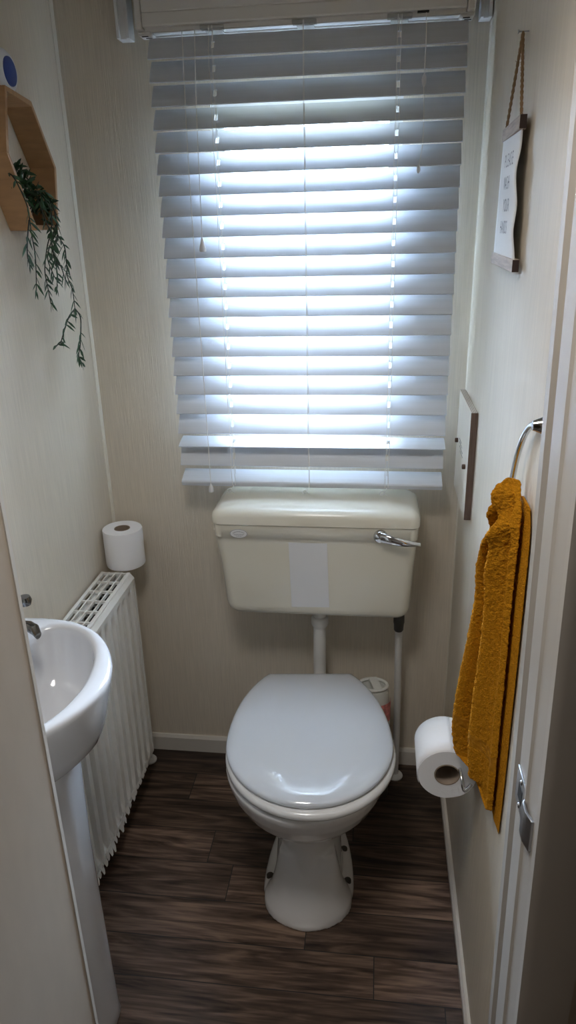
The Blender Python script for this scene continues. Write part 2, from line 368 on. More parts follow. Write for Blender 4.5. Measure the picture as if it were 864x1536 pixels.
# ================================================================ TOILET
TX, TROT = .5505, math.radians(2.2)
to = thing('toilet', 'white floor-standing toilet with its glossy lid closed, in the room centre', 'toilet', (.557, -.42, 0))
def rot(px, py, a, c): 
    dx, dy = px-c[0], py-c[1]; return c[0]+dx*math.cos(a)-dy*math.sin(a), c[1]+dx*math.sin(a)+dy*math.cos(a)
def egg(z, a, yc, yf, bb, yb, n=48, sup=2.0, rotation=TROT, cx=TX):
    """egg outline: half width a at y=yc, front tip yf, rear half ellipse of semi-axis bb cut straight at yb"""
    out = []
    for k in range(n):
        t = 2*pi*k/n; cs, sn = math.cos(t), math.sin(t)
        x = a*math.copysign(abs(cs)**(2/sup), cs)
        if sn < 0: y = yc-(yc-yf)*abs(sn)**(2/sup)
        else:
            y = yc+bb*abs(sn)**(2/sup)
            if y > yb:                       # slide along the straight back
                s = math.sqrt(max(0, 1-((yb-yc)/bb)**2)); t0 = math.acos(min(1, s)); u = (t-pi/2)/(pi/2-t0); x = -a*s*u; y = yb
        out.append((*rot(cx+x, y, rotation, (TX, -.2)), z))
    return out
mb = MB(); rg = []
for z, a, yc, yf, bb, yb in ((0.0, .080, -.43, -.560, .22, -.20), (.035, .080, -.43, -.556, .22, -.20), (.07, .078, -.42, -.541, .22, -.20), (.11, .075, -.41, -.527, .21, -.20),
        (.155, .073, -.40, -.512, .21, -.19), (.19, .075, -.40, -.506, .22, -.19), (.205, .079, -.40, -.509, .23, -.19), (.218, .090, -.40, -.522, .24, -.19), (.24, .112, -.41, -.548, .25, -.18),
        (.27, .138, -.425, -.585, .27, -.17), (.31, .160, -.44, -.617, .29, -.16), (.345, .172, -.45, -.635, .30, -.15), (.372, .178, -.45, -.645, .31, -.14), (.384, .179, -.45, -.647, .31, -.14), (.390, .174, -.45, -.642, .31, -.145)):
    rg.append(egg(z, a, yc, yf, bb, yb))
mb.loft(rg)
# foot: a low flange whose front sweeps up into the column
rg = [egg(z, a, -.455, yf, .27, -.22) for z, a, yf in ((0, .107, -.577), (.004, .108, -.578), (.012, .107, -.577), (.019, .103, -.573), (.024, .095, -.565), (.028, .08, -.55))]
mb.loft(rg)
sw = [egg(z, a, -.49, yf, .075, -.425) for z, a, yf in ((.0, .104, -.576), (.018, .102, -.573), (.034, .094, -.567), (.055, .085, -.556), (.085, .077, -.540), (.12, .070, -.522), (.15, .064, -.508))]
mb.loft(sw)
pan = mb.build('pan', 'pan', to, angle=180)
rm = pan.modifiers.new('fuse', 'REMESH'); rm.mode = 'VOXEL'; rm.voxel_size = .003; rm.use_smooth_shade = True
smo = pan.modifiers.new('glaze', 'SMOOTH'); smo.factor = .5; smo.iterations = 10
for sx, sy in ((-.093, -.452), (.083, -.362), (.0925, -.455)):
    x, y = rot(TX+sx, sy, TROT, (TX, -.2))
    s = MB().lathe([(.0085, .018), (.0085, .0275), (.006, .0295), (.0005, .030)], (x, y, 0), 'z', 16).build('floor_screw', 'rust_and_shade', to)
    s['label'] = 'dark floor screw'
SR = math.radians(5.0)
def seg(z, k, dx=0, dy=0):  # lid outline shrunk by k metres
    return egg(z, .183-k, -.447, -.640+k, .31-k, -.192-k, n=72, rotation=SR, cx=TX-.006+dx)
# seat ring
def srg(z, k): return egg(z, .186-k, -.455, -.653+k, .31-k, -.19-k, n=72, rotation=SR, cx=TX-.004)
rg = [srg(.395, .07), srg(.3935, .012), srg(.395, .004), srg(.401, 0), srg(.408, .001), srg(.4125, .006), srg(.414, .016), srg(.413, .07)]
rg.append(rg[0])
MB().loft(rg, False, False).build('seat', 'seat', to, angle=70)
rg = [seg(.4145, .05), seg(.4145, .010), seg(.4150, .004), seg(.4180, .001), seg(.4225, 0), seg(.4262, .0025), seg(.4292, .008), seg(.4318, .017), seg(.4340, .029), seg(.4358, .042), seg(.4372, .055), seg(.4382, .070), seg(.4387, .085), seg(.4389, .11), seg(.4390, .14)]
o = MB().loft(rg).build('lid', 'lid', to, angle=70); o['label'] = 'glossy white closed lid'
for s in (-.075, .075):
    mb = MB(); x, y = rot(TX+s, -.178, SR, (TX, -.2)); mb.lathe([(.0075, -.018), (.008, -.014), (.008, .014), (.0075, .018)], (x, y, .402), 'x', 16)
    mb.lathe([(.009, .388), (.009, .405)], (x, y, 0), 'z', 16); mb.build('hinge', 'seat', to)

# ================================================================ PLASTIC TUB BEHIND THE TOILET
pb = thing('cleaner_bottle', 'white plastic bottle with looped carry handle, half hidden between toilet and water pipe', 'bottle', (.703, -.125, 0))
bc = (.703, -.125)
mb = MB()
def oval(z, a, b): return [(bc[0]+a*math.cos(2*pi*k/28), bc[1]+b*math.sin(2*pi*k/28), z) for k in range(28)]
mb.loft([oval(z, a, b) for z, a, b in ((0, .040, .030), (.004, .044, .034), (.10, .0465, .036), (.26, .0465, .036), (.30, .044, .034), (.325, .0415, .033), (.343, .0395, .032), (.347, .0385, .031), (.347, .032, .025), (.325, .03, .022))])
b1 = mb.build('body', 'bottle', pb, angle=60)
mb = MB(); ringp = [(bc[0]+.0365*math.cos(a), bc[1]+.0275*math.sin(a), .353) for a in [2*pi*k/32 for k in range(33)]]
mb.tube(ringp, .0045, 8); mb.obox((bc[0]+.006, bc[1], .355), (.010, .003, 0), (-.008, .0265, 0), (0, 0, .0035))
mb.build('handle', 'bottle', pb)
rg = [[(bc[0]+.0475*math.cos(t), bc[1]+.037*math.sin(t), z) for t in [math.radians(-100+k*8) for k in range(15)]] for z in (.252, .312)]
MB().loft(rg, False, False, closed=False).build('label_print', 'label_red', pb)['label'] = 'faded red and pink printed patch'
MB().loft([oval(z, a, b) for z, a, b in ((.0, .041, .031), (.0, .0485, .038), (.225, .0485, .038), (.228, .047, .0365))], False, False).build('lower_black_band', 'fitting', pb)  # black band around the lower part of the bottle

# ================================================================ RADIATOR
ra = thing('radiator', 'white ribbed panel radiator on the left wall, paint peeling along its lower edge', 'radiator', (.06, -.45, .1))
RX, RZ0, RZ1, RY0, RY1 = .0914, .106, .665, -.139, -.595
mb = MB(); ny, nz_ = 240, 26; pitch = .0415
zl = [RZ0, RZ0+.004, RZ0+.018, RZ0+.030, RZ0+.040, RZ0+.055]+[RZ0+.055+(RZ1-.13-RZ0-.0)*k/12 for k in range(1, 12)]+[RZ1-.062, RZ1-.052, RZ1-.044, RZ1-.036, RZ1-.028, RZ1-.018, RZ1-.014]
zl = sorted(zl)
rows_ = []
for z in zl:
    fade = max(0, min(1, (z-(RZ0+.018))/.03))*max(0, min(1, ((RZ1-.03)-z)/.03)); row = []
    for k in range(ny+1):
        y = RY0+(RY1-RY0)*k/ny; ph = ((y-RY0)/pitch) % 1; ph = ph if ph >= 0 else ph+1
        d = abs(ph-.5)*2            # 1 at the groove
        g = max(0, (d-.42)/.26); g = min(1, g); g = g*g*(3-2*g)
        row.append((RX-.017*g*fade, y, z))
    rows_.append(row)
mb.loft(rows_, False, False, closed=False)
mb.add([(RX, RY0, RZ0), (RX, RY0, RZ1-.014), (RX-.022, RY0, RZ1-.014), (RX-.022, RY0, RZ0)], [(0, 1, 2, 3)])
mb.add([(RX, RY0, RZ1-.014), (RX, RY1, RZ1-.014), (RX-.008, RY1, RZ1-.004), (RX-.008, RY0, RZ1-.004)], [(0, 1, 2, 3)])
mb.add([(RX-.008, RY0, RZ1-.004), (RX-.008, RY1, RZ1-.004), (RX-.022, RY1, RZ1-.004), (RX-.022, RY0, RZ1-.004)], [(0, 1, 2, 3)])
mb.box(.022, .034, RY1, RY0, RZ0, RZ1-.012)          # rear panel
mb.box(.022, RX-.012, RY0, RY0+.004, RZ0+.02, RZ1-.006)  # side cover
mb.build('panel', 'rad', ra, angle=35)
mb = MB(); gx0, gx1 = .010, .078
for k in range(5):
    x = gx0+(gx1-gx0)*k/4; hw = .0016 if 0 < k < 4 else .004
    mb.box(x-hw, x+hw, RY1, RY0, RZ1-.008, RZ1)
y = RY0-.004
while y > RY1+.003:
    mb.box(gx0, gx1, y-.0022, y+.0022, RZ1-.0075, RZ1-.0005); y -= .049
mb.build('grille', 'rad', ra, smooth=False)
mb = MB(); y = RY0-.008; zz = []                      # folded convector sheet, added and coloured dark as painted shade under the grille
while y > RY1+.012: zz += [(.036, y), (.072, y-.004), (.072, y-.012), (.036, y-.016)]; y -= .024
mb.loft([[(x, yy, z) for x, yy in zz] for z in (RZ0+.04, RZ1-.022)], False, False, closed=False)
mb.build('convector', 'rust_and_shade', ra, smooth=False)
mb = MB(); mb2 = MB()
y = -.20
while y > -.575:
    t = min(1, max(0, (-.17-y)/.25)); wd = random.uniform(.010, .024); dp = random.uniform(.004, .015)*(.15+1.1*t**1.5); cu = random.uniform(.001, .008)*t
    z0 = RZ0+random.uniform(.002, .016)
    mb.add([(RX+.0008, y, z0+.005), (RX+.0008, y-wd, z0+.006), (RX+.001+cu, y-wd*.75, RZ0-dp*.7), (RX+.001+cu*.9, y-wd*.35, RZ0-dp), (RX+.002+cu*.5, y-wd*.1, RZ0-dp*.3)], [(0, 1, 2, 3, 4)])
    if random.random() < .6*t+.1:
        q = random.uniform(.005, .010); zz = RZ0+random.uniform(.008, .028)
        mb.add([(RX+.001, y-.002, zz), (RX+.004*t+.001, y-q, zz+q*.8), (RX+.006*t+.001, y-q*1.8, zz+.1*q), (RX+.002, y-q, zz-q*.9)], [(0, 1, 2, 3)])
        mb2.add([(RX+.0006, y-.001, zz-.002), (RX+.0006, y-q*.8, zz+q), (RX+.0006, y-q*2, zz), (RX+.0006, y-q*1.2, zz-q*1.2)], [(0, 1, 2, 3)])
    y -= wd*random.uniform(.8, 1.3)
o = mb.build('paint_flakes', 'flake', ra, smooth=False)
o.modifiers.new('thick', 'SOLIDIFY').thickness = .0006
MB().box(RX-.024, RX-.002, RY1, RY0-.06, RZ0-.004, RZ0+.002).build('rusted_edge', 'rust_and_shade', ra, smooth=False)
mb = MB().tube([(.045, -.062, 0), (.045, -.062, .12), (.047, -.075, .135), (.05, -.142, .135)], .0075, 12)
mb.build('pipe_tail', 'pipe', ra)
MB().lathe([(.0105, -.136), (.0105, -.112), (.0085, -.106), (.0085, -.085)], (.05, 0, .135), 'y', 16).build('valve', 'pipe', ra)
MB().lathe([(.021, .0005), (.0215, .004), (.018, .009), (.008, .013)], (.045, -.062, 0), 'z', 24).build('floor_collar', 'pipe', ra)

# ================================================================ TOILET ROLLS
def tissue(name, label, c, axis, R0, R1, hgt):
    t = thing(name, label, 'toilet roll', c)
    h0, h1 = 0, hgt
    base = {'z': (c[0], c[1], c[2]), 'y': (c[0], c[1], c[2])}[axis]
    def ring(r, h, wob): 
        out = []
        for k in range(48):
            a = 2*pi*k/48; rr = r*(1+wob*noise.noise((math.cos(a)*2.2, math.sin(a)*2.2, h*30)))
            out.append((base[0]+rr*math.cos(a), base[1]+rr*math.sin(a), base[2]+h) if axis == 'z' else (base[0]+rr*math.cos(a), base[1]+h, base[2]+rr*math.sin(a)))
        return out
    rg = [ring(R0*1.02, h0+.0005, 0), ring(R1*.985, h0, .012), ring(R1, h0+.0025, .018), ring(R1*1.0, h0+hgt*.35, .022), ring(R1*1.005, h0+hgt*.7, .02), ring(R1, h1-.0025, .018), ring(R1*.985, h1, .012), ring(R0*1.02, h1-.0005, 0)]
    rg.append(rg[0])
    MB().loft(rg, False, False).build('paper', 'paper', t, angle=50)
    rg = [ring(R0, .0, 0), ring(R0, hgt, 0), ring(R0-.0018, hgt, 0), ring(R0-.0018, 0, 0), ring(R0, 0, 0)]
    MB().loft(rg, False, False).build('cardboard_core', 'card', t, angle=50)
    return t
tissue('toilet_roll', 'white toilet roll standing upright on top of the radiator', (.0525, -.083, RZ1), 'z', .020, .0505, .099)
r2 = tissue('toilet_roll', 'white toilet roll hanging on the wire holder below the mustard towel', (.842, -.632, .517), 'y', .0235, .0545, .103)
# loose sheet edge of the hanging roll
mb = MB(); rg = []
for k in range(14):
    a = math.radians(80+k*9.5); R = .0549+.0012*(k/13)**2; rg.append([(.842+R*math.cos(a), -.631+u*.101, .517+R*math.sin(a)) for u in (0, .33, .66, 1)])
mb.loft(rg, False, False, closed=False); o = mb.build('loose_sheet', 'paper', r2); o.modifiers.new('t', 'SOLIDIFY').thickness = .0005
th = thing('toilet_roll_holder', 'bent chrome wire holder through the hanging toilet roll', 'roll holder', (W, -.50, .56))
MB().lathe([(.019, W), (.019, W-.004), (.015, W-.009), (.004, W-.010)], (0, -.49, .575), 'x', 20).build('wall_plate', 'chrome', th)
path = [(W-.006, -.49, .575), (W-.025, -.49, .575), (W-.037, -.495, .565), (W-.040, -.50, .545), (W-.0405, -.52, .5365), (W-.0405, -.60, .535), (W-.0405, -.632, .533), (W-.038, -.652, .524), (W-.036, -.656, .512), (W-.032, -.658, .507), (W-.022, -.655, .519)]
MB().tube(crom(path, 5), .0032, 10).build('wire', 'chrome', th)

# ================================================================ WASHBASIN
wb = thing('washbasin', 'white ceramic pedestal washbasin on the left wall beside the open door', 'washbasin', (.1, -.797, 0))
YB = -.797
half = [(.001, .198), (.05, .1985), (.095, .197), (.130, .191), (.165, .178), (.197, .158), (.225, .130), (.247, .098), (.263, .065), (.273, .032), (.277, 0)]
outer = [(x, YB+y) for x, y in half]+[(x, YB-y) for x, y in half[-2::-1]]
hin = [(.078, .0), (.078, .06), (.082, .115), (.098, .150), (.125, .166), (.155, .162), (.183, .144), (.207, .116), (.225, .080), (.2345, .040), (.238, 0)]
no = len(outer)
def resamp(pts, n):
    P = [Vector((*p, 0)) for p in pts]; L = [0]
    for a, b in zip(P, P[1:]): L.append(L[-1]+(b-a).length)
    out = []
    for k in range(n):
        s = L[-1]*k/(n-1); i = max(j for j in range(len(L)) if L[j] <= s+1e-9); i = min(i, len(P)-2)
        out.append(P[i].lerp(P[i+1], (s-L[i])/max(1e-9, L[i+1]-L[i])))
    return [(p.x, p.y) for p in out]
N1 = 60
oc = resamp([(p.x, p.y) for p in crom([(x, y, 0) for x, y in outer], 6)], N1)+[(.001, YB-.198+.396*k/13) for k in range(1, 12)]
iq = [(x, YB+y) for x, y in hin[1:]]+[(x, YB-y) for x, y in hin[-2:0:-1]]
ic = resamp([(p.x, p.y) for p in crom([(x, y, 0) for x, y in iq], 6)], N1)+[(.078, YB-.06+.12*k/13) for k in range(1, 12)]
def scl(pts, s, c, z): return [(c[0]+(x-c[0])*s if s != 1 else x, c[1]+(y-c[1])*s, z) for x, y in pts]
def orng(s, z): return [(x*s if x > .002 else x, YB+(y-YB)*s, z) for x, y in oc]
def irng(s, z): return [(.158+(x-.158)*s, YB+(y-YB)*s, z) for x, y in ic]
def mix(t, z, dz=0): return [(a[0]*(1-t)+b[0]*t, a[1]*(1-t)+b[1]*t, z) for a, b in zip(oc, ic)]
rg = [orng(.50, .655), orng(.66, .660), orng(.79, .668), orng(.87, .677), orng(.905, .688), orng(.935, .71), orng(.97, .75), orng(.99, .776), orng(.9985, .788), orng(1, .794), mix(.05, .799), mix(.2, .8015), mix(.55, .8015), mix(.8, .7995), mix(.94, .796), irng(1.0, .791),
      irng(.985, .782), irng(.95, .765), irng(.89, .742), irng(.80, .718), irng(.66, .700), irng(.48, .690), irng(.25, .6855), irng(.12, .685)]
MB().loft(rg).build('basin', 'ceramic', wb, angle=60)
o = MB().lathe([(.021, .6845), (.021, .688), (.017, .689), (.012, .687), (.0005, .687)], (.150, YB-.0, 0), 'z', 20, (False, True)).build('waste_outlet', 'chrome', wb)
o = MB().lathe([(.011, .0), (.011, .004), (.007, .005), (.006, .0035), (.0005, .003)], (.0, 0, 0), 'x', 18, (False, True)).build('overflow_hole', 'steel', wb)
o.location = (.0925, YB+.0, .757); o.rotation_euler = (0, math.radians(20), 0)
mb = MB(); rg = []
def dsec(z, xf, hw, r): return [(x, y, z) for x, y in rrect(.012, xf, YB-.014-hw, YB-.014+hw, r, 9)]
for z, xf, hw, r in ((0, .208, .066, .058), (.006, .210, .068, .060), (.03, .207, .065, .058), (.25, .205, .064, .056), (.45, .203, .066, .056), (.60, .205, .070, .056), (.68, .208, .076, .056)):
    rg.append(dsec(z, xf, hw, r))
MB().loft(rg).build('pedestal', 'ceramic', wb, angle=60)
def tap(x, y, ang):
    ca, sa = math.cos(ang), math.sin(ang)
    def P(u, v, z): return (x+u*ca-v*sa, y+u*sa+v*ca, z)
    mb = MB(); mb.lathe([(.019, .8005), (.019, .806), (.0145, .811), (.013, .855), (.0135, .866), (.010, .872)], (x, y, 0), 'z', 20)
    sp_ = [P(u, 0, z) for u, z in ((0, .828), (.022, .833), (.045, .837), (.060, .835))]
    rg = []
    for (u, z, a, b) in ((0, .833, .011, .011), (.025, .839, .010, .009), (.05, .844, .0095, .008), (.068, .844, .0105, .0095), (.079, .839, .0105, .010), (.084, .829, .008, .006)):
        rg.append([P(u, a*math.cos(q), z+b*math.sin(q)) for q in [2*pi*k/14 for k in range(14)]])
    mb.loft(rg); t = mb.build('tap', 'tap', wb); t['label'] = 'chrome tap with lever head'
    mb = MB(); mb.lathe([(.0125, .8725), (.014, .878), (.014, .887), (.010, .892), (.0005, .893)], (x, y, 0), 'z', 18)
    lv = crom([P(0, 0, .885), P(.03, 0, .885), P(.054, 0, .887), P(.066, 0, .892)], 4)
    mb.tube(lv, [.006+.0022*(i/(len(lv)-1))**2 for i in range(len(lv))], 12)
    mb.lathe([(.0095, -.008), (.0118, 0), (.0095, .007)], P(.068, 0, .895), 'z', 12)
    mb.build('tap_handle', 'tap', t)
tap(.045, YB+.105, math.radians(-12)); tap(.045, YB-.105, math.radians(12))

# ================================================================ WINDOW BLIND
bl = thing('window_blind', 'white slatted venetian blind covering the window, lowered to the cistern', 'blind', (.54, -.06, .88))
BX0, BX1 = .2235, .8548
# head rail: fluted fascia, underside with lips
mb = MB()
fas = [(-.086, 1.850), (-.0875, 1.853), (-.0875, 1.872), (-.0862, 1.874), (-.0875, 1.876), (-.0875, 1.905), (-.0862, 1.907), (-.0875, 1.909), (-.0875, 1.935), (-.086, 1.938), (-.02, 1.938), (-.02, 1.842), (-.034, 1.842), (-.034, 1.846), (-.060, 1.846), (-.062, 1.843), (-.072, 1.843), (-.074, 1.850)]
mb.prism([(.218, y, z) for y, z in fas], (.6305, 0, 0)); mb.build('headrail', 'headrail', bl, smooth=False)
mb = MB().box(.230, .838, -.0605, -.036, 1.8445, 1.8458); mb.build('rail_channel', 'white', bl, smooth=False)
for xa, xb in ((.2035, .2165), (.8500, .8650)):
    mb = MB(); q = [(xa, -.089, 1.846), (xb, -.089, 1.846), (xb, -.089, 1.939), (xa, -.089, 1.939)]
    mb.box(xa, xb, -.089, -.005, 1.845, 1.939)
    c = xa if xa < .5 else xa-.012; mb.box(c, c+.027, -.075, -.035, 1.838, 1.8455)
    mb.build('end_cap', 'headrail', bl, bevel=.003)
    mb = MB(); d0 = c+.006
    mb.box(d0, d0+.013, -.068, -.063, 1.8372, 1.839).box(d0+.004, d0+.017, -.052, -.048, 1.8372, 1.839); mb.build('cap_slot', 'dark', bl, smooth=False)
LX = (.3555, .5395, .724)
for x in LX:
    mb = MB().box(x-.024, x+.024, -.078, -.058, 1.8425, 1.8485).box(x-.017, x+.017, -.060, -.030, 1.8415, 1.846); mb.build('cord_bracket', 'bracket', bl, bevel=.001)
# slats: slightly crowned, with routed cord holes
D, TH = .050, .0026
tilt = math.radians(55)
def slat_mesh(holes=True):
    xs = sorted([BX0, BX1]+[x+s for x in (.3555, .724) for s in (-.0034, .0034)]+[.28, .45, .54, .63, .80]); us = [-.025, -.018, -.012, -.0085, .0075, .012, .018, .025]
    me = bpy.data.meshes.new('slat'); v = []; fc = []
    def crown(u): return .0016*(1-(u/.025)**2)
    nx, nu = len(xs), len(us)
    for s in (1, -1):
        for x in xs:
            for u in us: v.append((x, u, crown(u)+s*TH/2))
    hole = set()
    for x in (.3555, .724):
        i = min(range(nx-1), key=lambda i: abs((xs[i]+xs[i+1])/2-x)); hole.add((i, 3))
    idx = lambda s, i, j: s*nx*nu+i*nu+j
    for i in range(nx-1):
        for j in range(nu-1):
            if (i, j) in hole:
                for (a, b) in (((i, j), (i+1, j)), ((i+1, j), (i+1, j+1)), ((i+1, j+1), (i, j+1)), ((i, j+1), (i, j))):
                    fc.append((idx(0, *a), idx(0, *b), idx(1, *b), idx(1, *a)))
                continue
            fc.append((idx(0, i, j), idx(0, i+1, j), idx(0, i+1, j+1), idx(0, i, j+1))); fc.append((idx(1, i, j), idx(1, i, j+1), idx(1, i+1, j+1), idx(1, i+1, j)))
    for i in range(nx-1):
        for j in (0, nu-1): fc.append((idx(0, i, j), idx(0, i+1, j), idx(1, i+1, j), idx(1, i, j)))
    for j in range(nu-1):
        for i in (0, nx-1): fc.append((idx(0, i, j), idx(0, i, j+1), idx(1, i, j+1), idx(1, i, j)))
    me.from_pydata(v, [], fc); me.materials.append(M['slat'])
    bm = bmesh.new(); bm.from_mesh(me); bmesh.ops.recalc_face_normals(bm, faces=bm.faces); bm.to_mesh(me); bm.free()
    for p in me.polygons: p.use_smooth = True
    me.set_sharp_from_angle(angle=math.radians(35)); return me
sm = slat_mesh()
YS = -.074
def slat(z, t, dx=0, rz=0, y=YS):
    o = bpy.data.objects.new('slat', sm); COL.objects.link(o); o.parent = bl
    o.location = (dx, y, z); o.rotation_euler = (t, rz, 0); return o
zb = [1.794, 1.753, 1.710, 1.6665, 1.6245, 1.583, 1.542, 1.501, 1.459, 1.4165, 1.3745, 1.3325, 1.290, 1.2465, 1.202, 1.158, 1.1135, 1.067, 1.019]            # height of each slat's lower (room-side) edge
for k, z in enumerate(zb):
    slat(z+.0235*math.sin(tilt)+.0005, tilt+random.uniform(-.02, .02))
slat(.9945, math.radians(15), .001)                  # one slat lying flat near the bottom
slat(.9385+.0235*math.sin(math.radians(62)), math.radians(62), -.001)
# bottom rail, tipped towards the room
ra_ = math.radians(24); mb = MB()
pr = [(-.0255, -.006), (-.0255, .005), (-.0225, .0075), (.0225, .0075), (.0255, .005), (.0255, -.006), (.022, -.0075), (-.022, -.0075)]
mb.prism([(BX0+.001, YS+a*math.cos(ra_)-b*math.sin(ra_), .9035+a*math.sin(ra_)+b*math.cos(ra_)) for a, b in pr], (BX1-BX0-.002, 0, 0))
mb.build('bottom_rail', 'slat', bl, smooth=False, bevel=.001)
# ladder cords and lift cords
yb_, yf_ = YS+.0135, YS-.0235
for x in LX:
    mb = MB()
    def wig(z): return .0012*math.sin(z*37+x*20)*(1.6-z if z < 1.5 else .3)
    for y, dx in ((yf_, -.0036), (yf_, .0036)):
        pts = [(x+dx*(1 if x != .5395 else .25)+wig(z), y-.004+(.0 if z < 1.79 else .012*(z-1.79)/.055), z) for z in [.893+(1.845-.893)*k/40 for k in range(41)]]
        mb.tube(pts, .0006, 6)
    for z in zb+[.985, .9385]:
        mb.tube([(x-.002, yf_-.003, z-.0012), (x+.002, YS+.012, z+.006)], .0005, 5)
    mb.build('ladder_cord', 'cord', bl)
    mb = MB()
    mb.tube(crom([(x, yf_-.0035, .893), (x-.004, yf_-.010, .884), (x-.012, yf_-.012, .8765), (x-.016, yf_-.010, .882), (x-.009, yf_-.006, .886), (x-.003, yf_-.008, .879), (x+.003, yf_-.009, .8745)], 5), .0008, 6)
    mb.build('cord_tail', 'cord', bl)
    if x != .5395:
        MB().tube([(x, YS+.002, .895), (x, YS+.002, 1.845)], .0007, 6).build('lift_cord', 'cord', bl)
def pull(name, pts, tz, r=.0009, tl=.022, tr=.0065):
    c = MB().tube(crom(pts, 6), r, 6).build(name, 'cord', bl)
    x, y = pts[-1][0], pts[-1][1]
    MB().lathe([(.0015, tz), (.0035, tz-tl*.22), (.0055, tz-tl*.5), (tr, tz-tl*.8), (tr*.97, tz-tl*.95), (tr*.7, tz-tl)], (x, y, 0), 'z', 16).build('tassel', 'tassel', c)
pull('pull_cord', [(.297, -.084, 1.842), (.2975, -.106, 1.6), (.2985, -.106, 1.3), (.2995, -.106, 1.1), (.2995, -.106, .894)], .896, tl=.02, tr=.006)
pull('pull_cord', [(.3225, -.084, 1.842), (.3215, -.106, 1.7), (.3185, -.106, 1.55), (.3165, -.106, 1.456)], 1.458, tl=.030, tr=.0075)
c = MB().tube(crom([(.773, -.100, 1.842), (.7745, -.1, 1.79), (.7735, -.1, 1.735)], 6), .0009, 6).build('tilt_cord', 'cord', bl)
MB().lathe([(.001, 1.742), (.0035, 1.738), (.0048, 1.732), (.0036, 1.724), (.001, 1.72)], (.7735, -.1, 0), 'z', 14).build('cord_stop', 'tassel', c)
MB().tube(crom([(.7735, -.1, 1.722), (.776, -.1, 1.66), (.775, -.1, 1.615), (.7695, -.1, 1.583)], 6), .0008, 6).build('cord_end', 'cord', c)
MB().lathe([(.001, 1.586), (.003, 1.581), (.0042, 1.575), (.003, 1.57), (.001, 1.568)], (.7693, -.1, 0), 'z', 14).build('cord_bead', 'tassel', c)
mb = MB().box(.757, .779, -.082, -.074, 1.8475, 1.8505); mb.build('tilt_slot', 'dark', bl, smooth=False)

# ================================================================ LEFT WALL: HEXAGON SHELF, PLANT, AIR FRESHENER
hs = thing('hexagon_shelf', 'hexagonal light wood box shelf on the left wall holding the trailing plant', 'shelf', (0, -.30, 1.48))
hexo = [(-.376, 1.711), (-.279, 1.700), (-.205, 1.594), (-.231, 1.479), (-.334, 1.479), (-.407, 1.605)]
HC = Vector((0, sum(p[0] for p in hexo)/6, sum(p[1] for p in hexo)/6)); DEP = .052
def inset(k):
    return [tuple(Vector((0, y, z))+(HC-Vector((0, y, z))).normalized()*k) for y, z in hexo]
hi = inset(.0095)
for k in range(6):
    j = (k+1) % 6
    a, b = Vector((0, *hexo[k])), Vector((0, *hexo[j])); c, d = Vector(hi[j]), Vector(hi[k])
    mb = MB().prism([a+Vector((.0005, 0, 0)), b+Vector((.0005, 0, 0)), c+Vector((.0005, 0, 0)), d+Vector((.0005, 0, 0))], (DEP, 0, 0)); mb.build('side_panel', 'wood', hs, smooth=False, bevel=.0008)
tp = thing('trailing_plant', 'dark green artificial trailing plant spilling out of the hexagon shelf', 'plant', (.03, -.32, 1.5))
stems = [
 [(.03, -.38, 1.575), (.052, -.393, 1.566), (.064, -.384, 1.524), (.064, -.380, 1.496), (.062, -.377, 1.476), (.06, -.370, 1.439), (.06, -.377, 1.404), (.06, -.387, 1.373)],
 [(.03, -.33, 1.53), (.058, -.325, 1.546), (.064, -.304, 1.532), (.065, -.285, 1.509), (.063, -.292, 1.479), (.06, -.315, 1.447), (.06, -.338, 1.408), (.06, -.336, 1.377), (.06, -.332, 1.344)],
 [(.03, -.30, 1.53), (.056, -.295, 1.549), (.064, -.272, 1.521), (.065, -.267, 1.491), (.063, -.264, 1.470), (.06, -.233, 1.447), (.06, -.233, 1.419), (.06, -.236, 1.388), (.06, -.221, 1.361), (.06, -.220, 1.324)],
 [(.06, -.220, 1.324), (.062, -.258, 1.313), (.064, -.288, 1.296), (.062, -.304, 1.278), (.062, -.317, 1.269), (.062, -.341, 1.265)],
 [(.06, -.220, 1.324), (.058, -.193, 1.305), (.058, -.199, 1.277), (.058, -.214, 1.244), (.058, -.227, 1.228), (.058, -.214, 1.208)],
 [(.063, -.380, 1.496), (.066, -.405, 1.463), (.064, -.410, 1.435), (.064, -.406, 1.422)],
 [(.064, -.270, 1.488), (.066, -.304, 1.455), (.064, -.293, 1.424), (.064, -.272, 1.411), (.064, -.258, 1.384)],
 [(.064, -.335, 1.53), (.068, -.318, 1.490), (.066, -.299, 1.467), (.064, -.327, 1.431), (.064, -.313, 1.400), (.064, -.302, 1.388)],
 [(.064, -.267, 1.470), (.058, -.285, 1.44), (.056, -.275, 1.405), (.058, -.29, 1.37)]]
ms = MB(); ml = MB()
def leaf(p, d, ln, wd, n=None):
    d = Vector(d).normalized(); s = d.cross(Vector(n or (random.uniform(.3, 1), random.uniform(-.4, .4), random.uniform(-.4, .4)))).normalized(); nn = s.cross(d)
    p = Vector(p); rg = []
    for t, w_, bnd in ((0, .12, 0), (.2, .7, .01), (.5, 1, .05), (.8, .6, .12), (1, .06, .2)):
        q = p+d*ln*t-Vector((0, 0, 1))*bnd*ln; h = wd*.5*w_
        rg.append([q+s*h, q+nn*h*.28, q-s*h, q-nn*h*.28])
    ml.loft(rg)
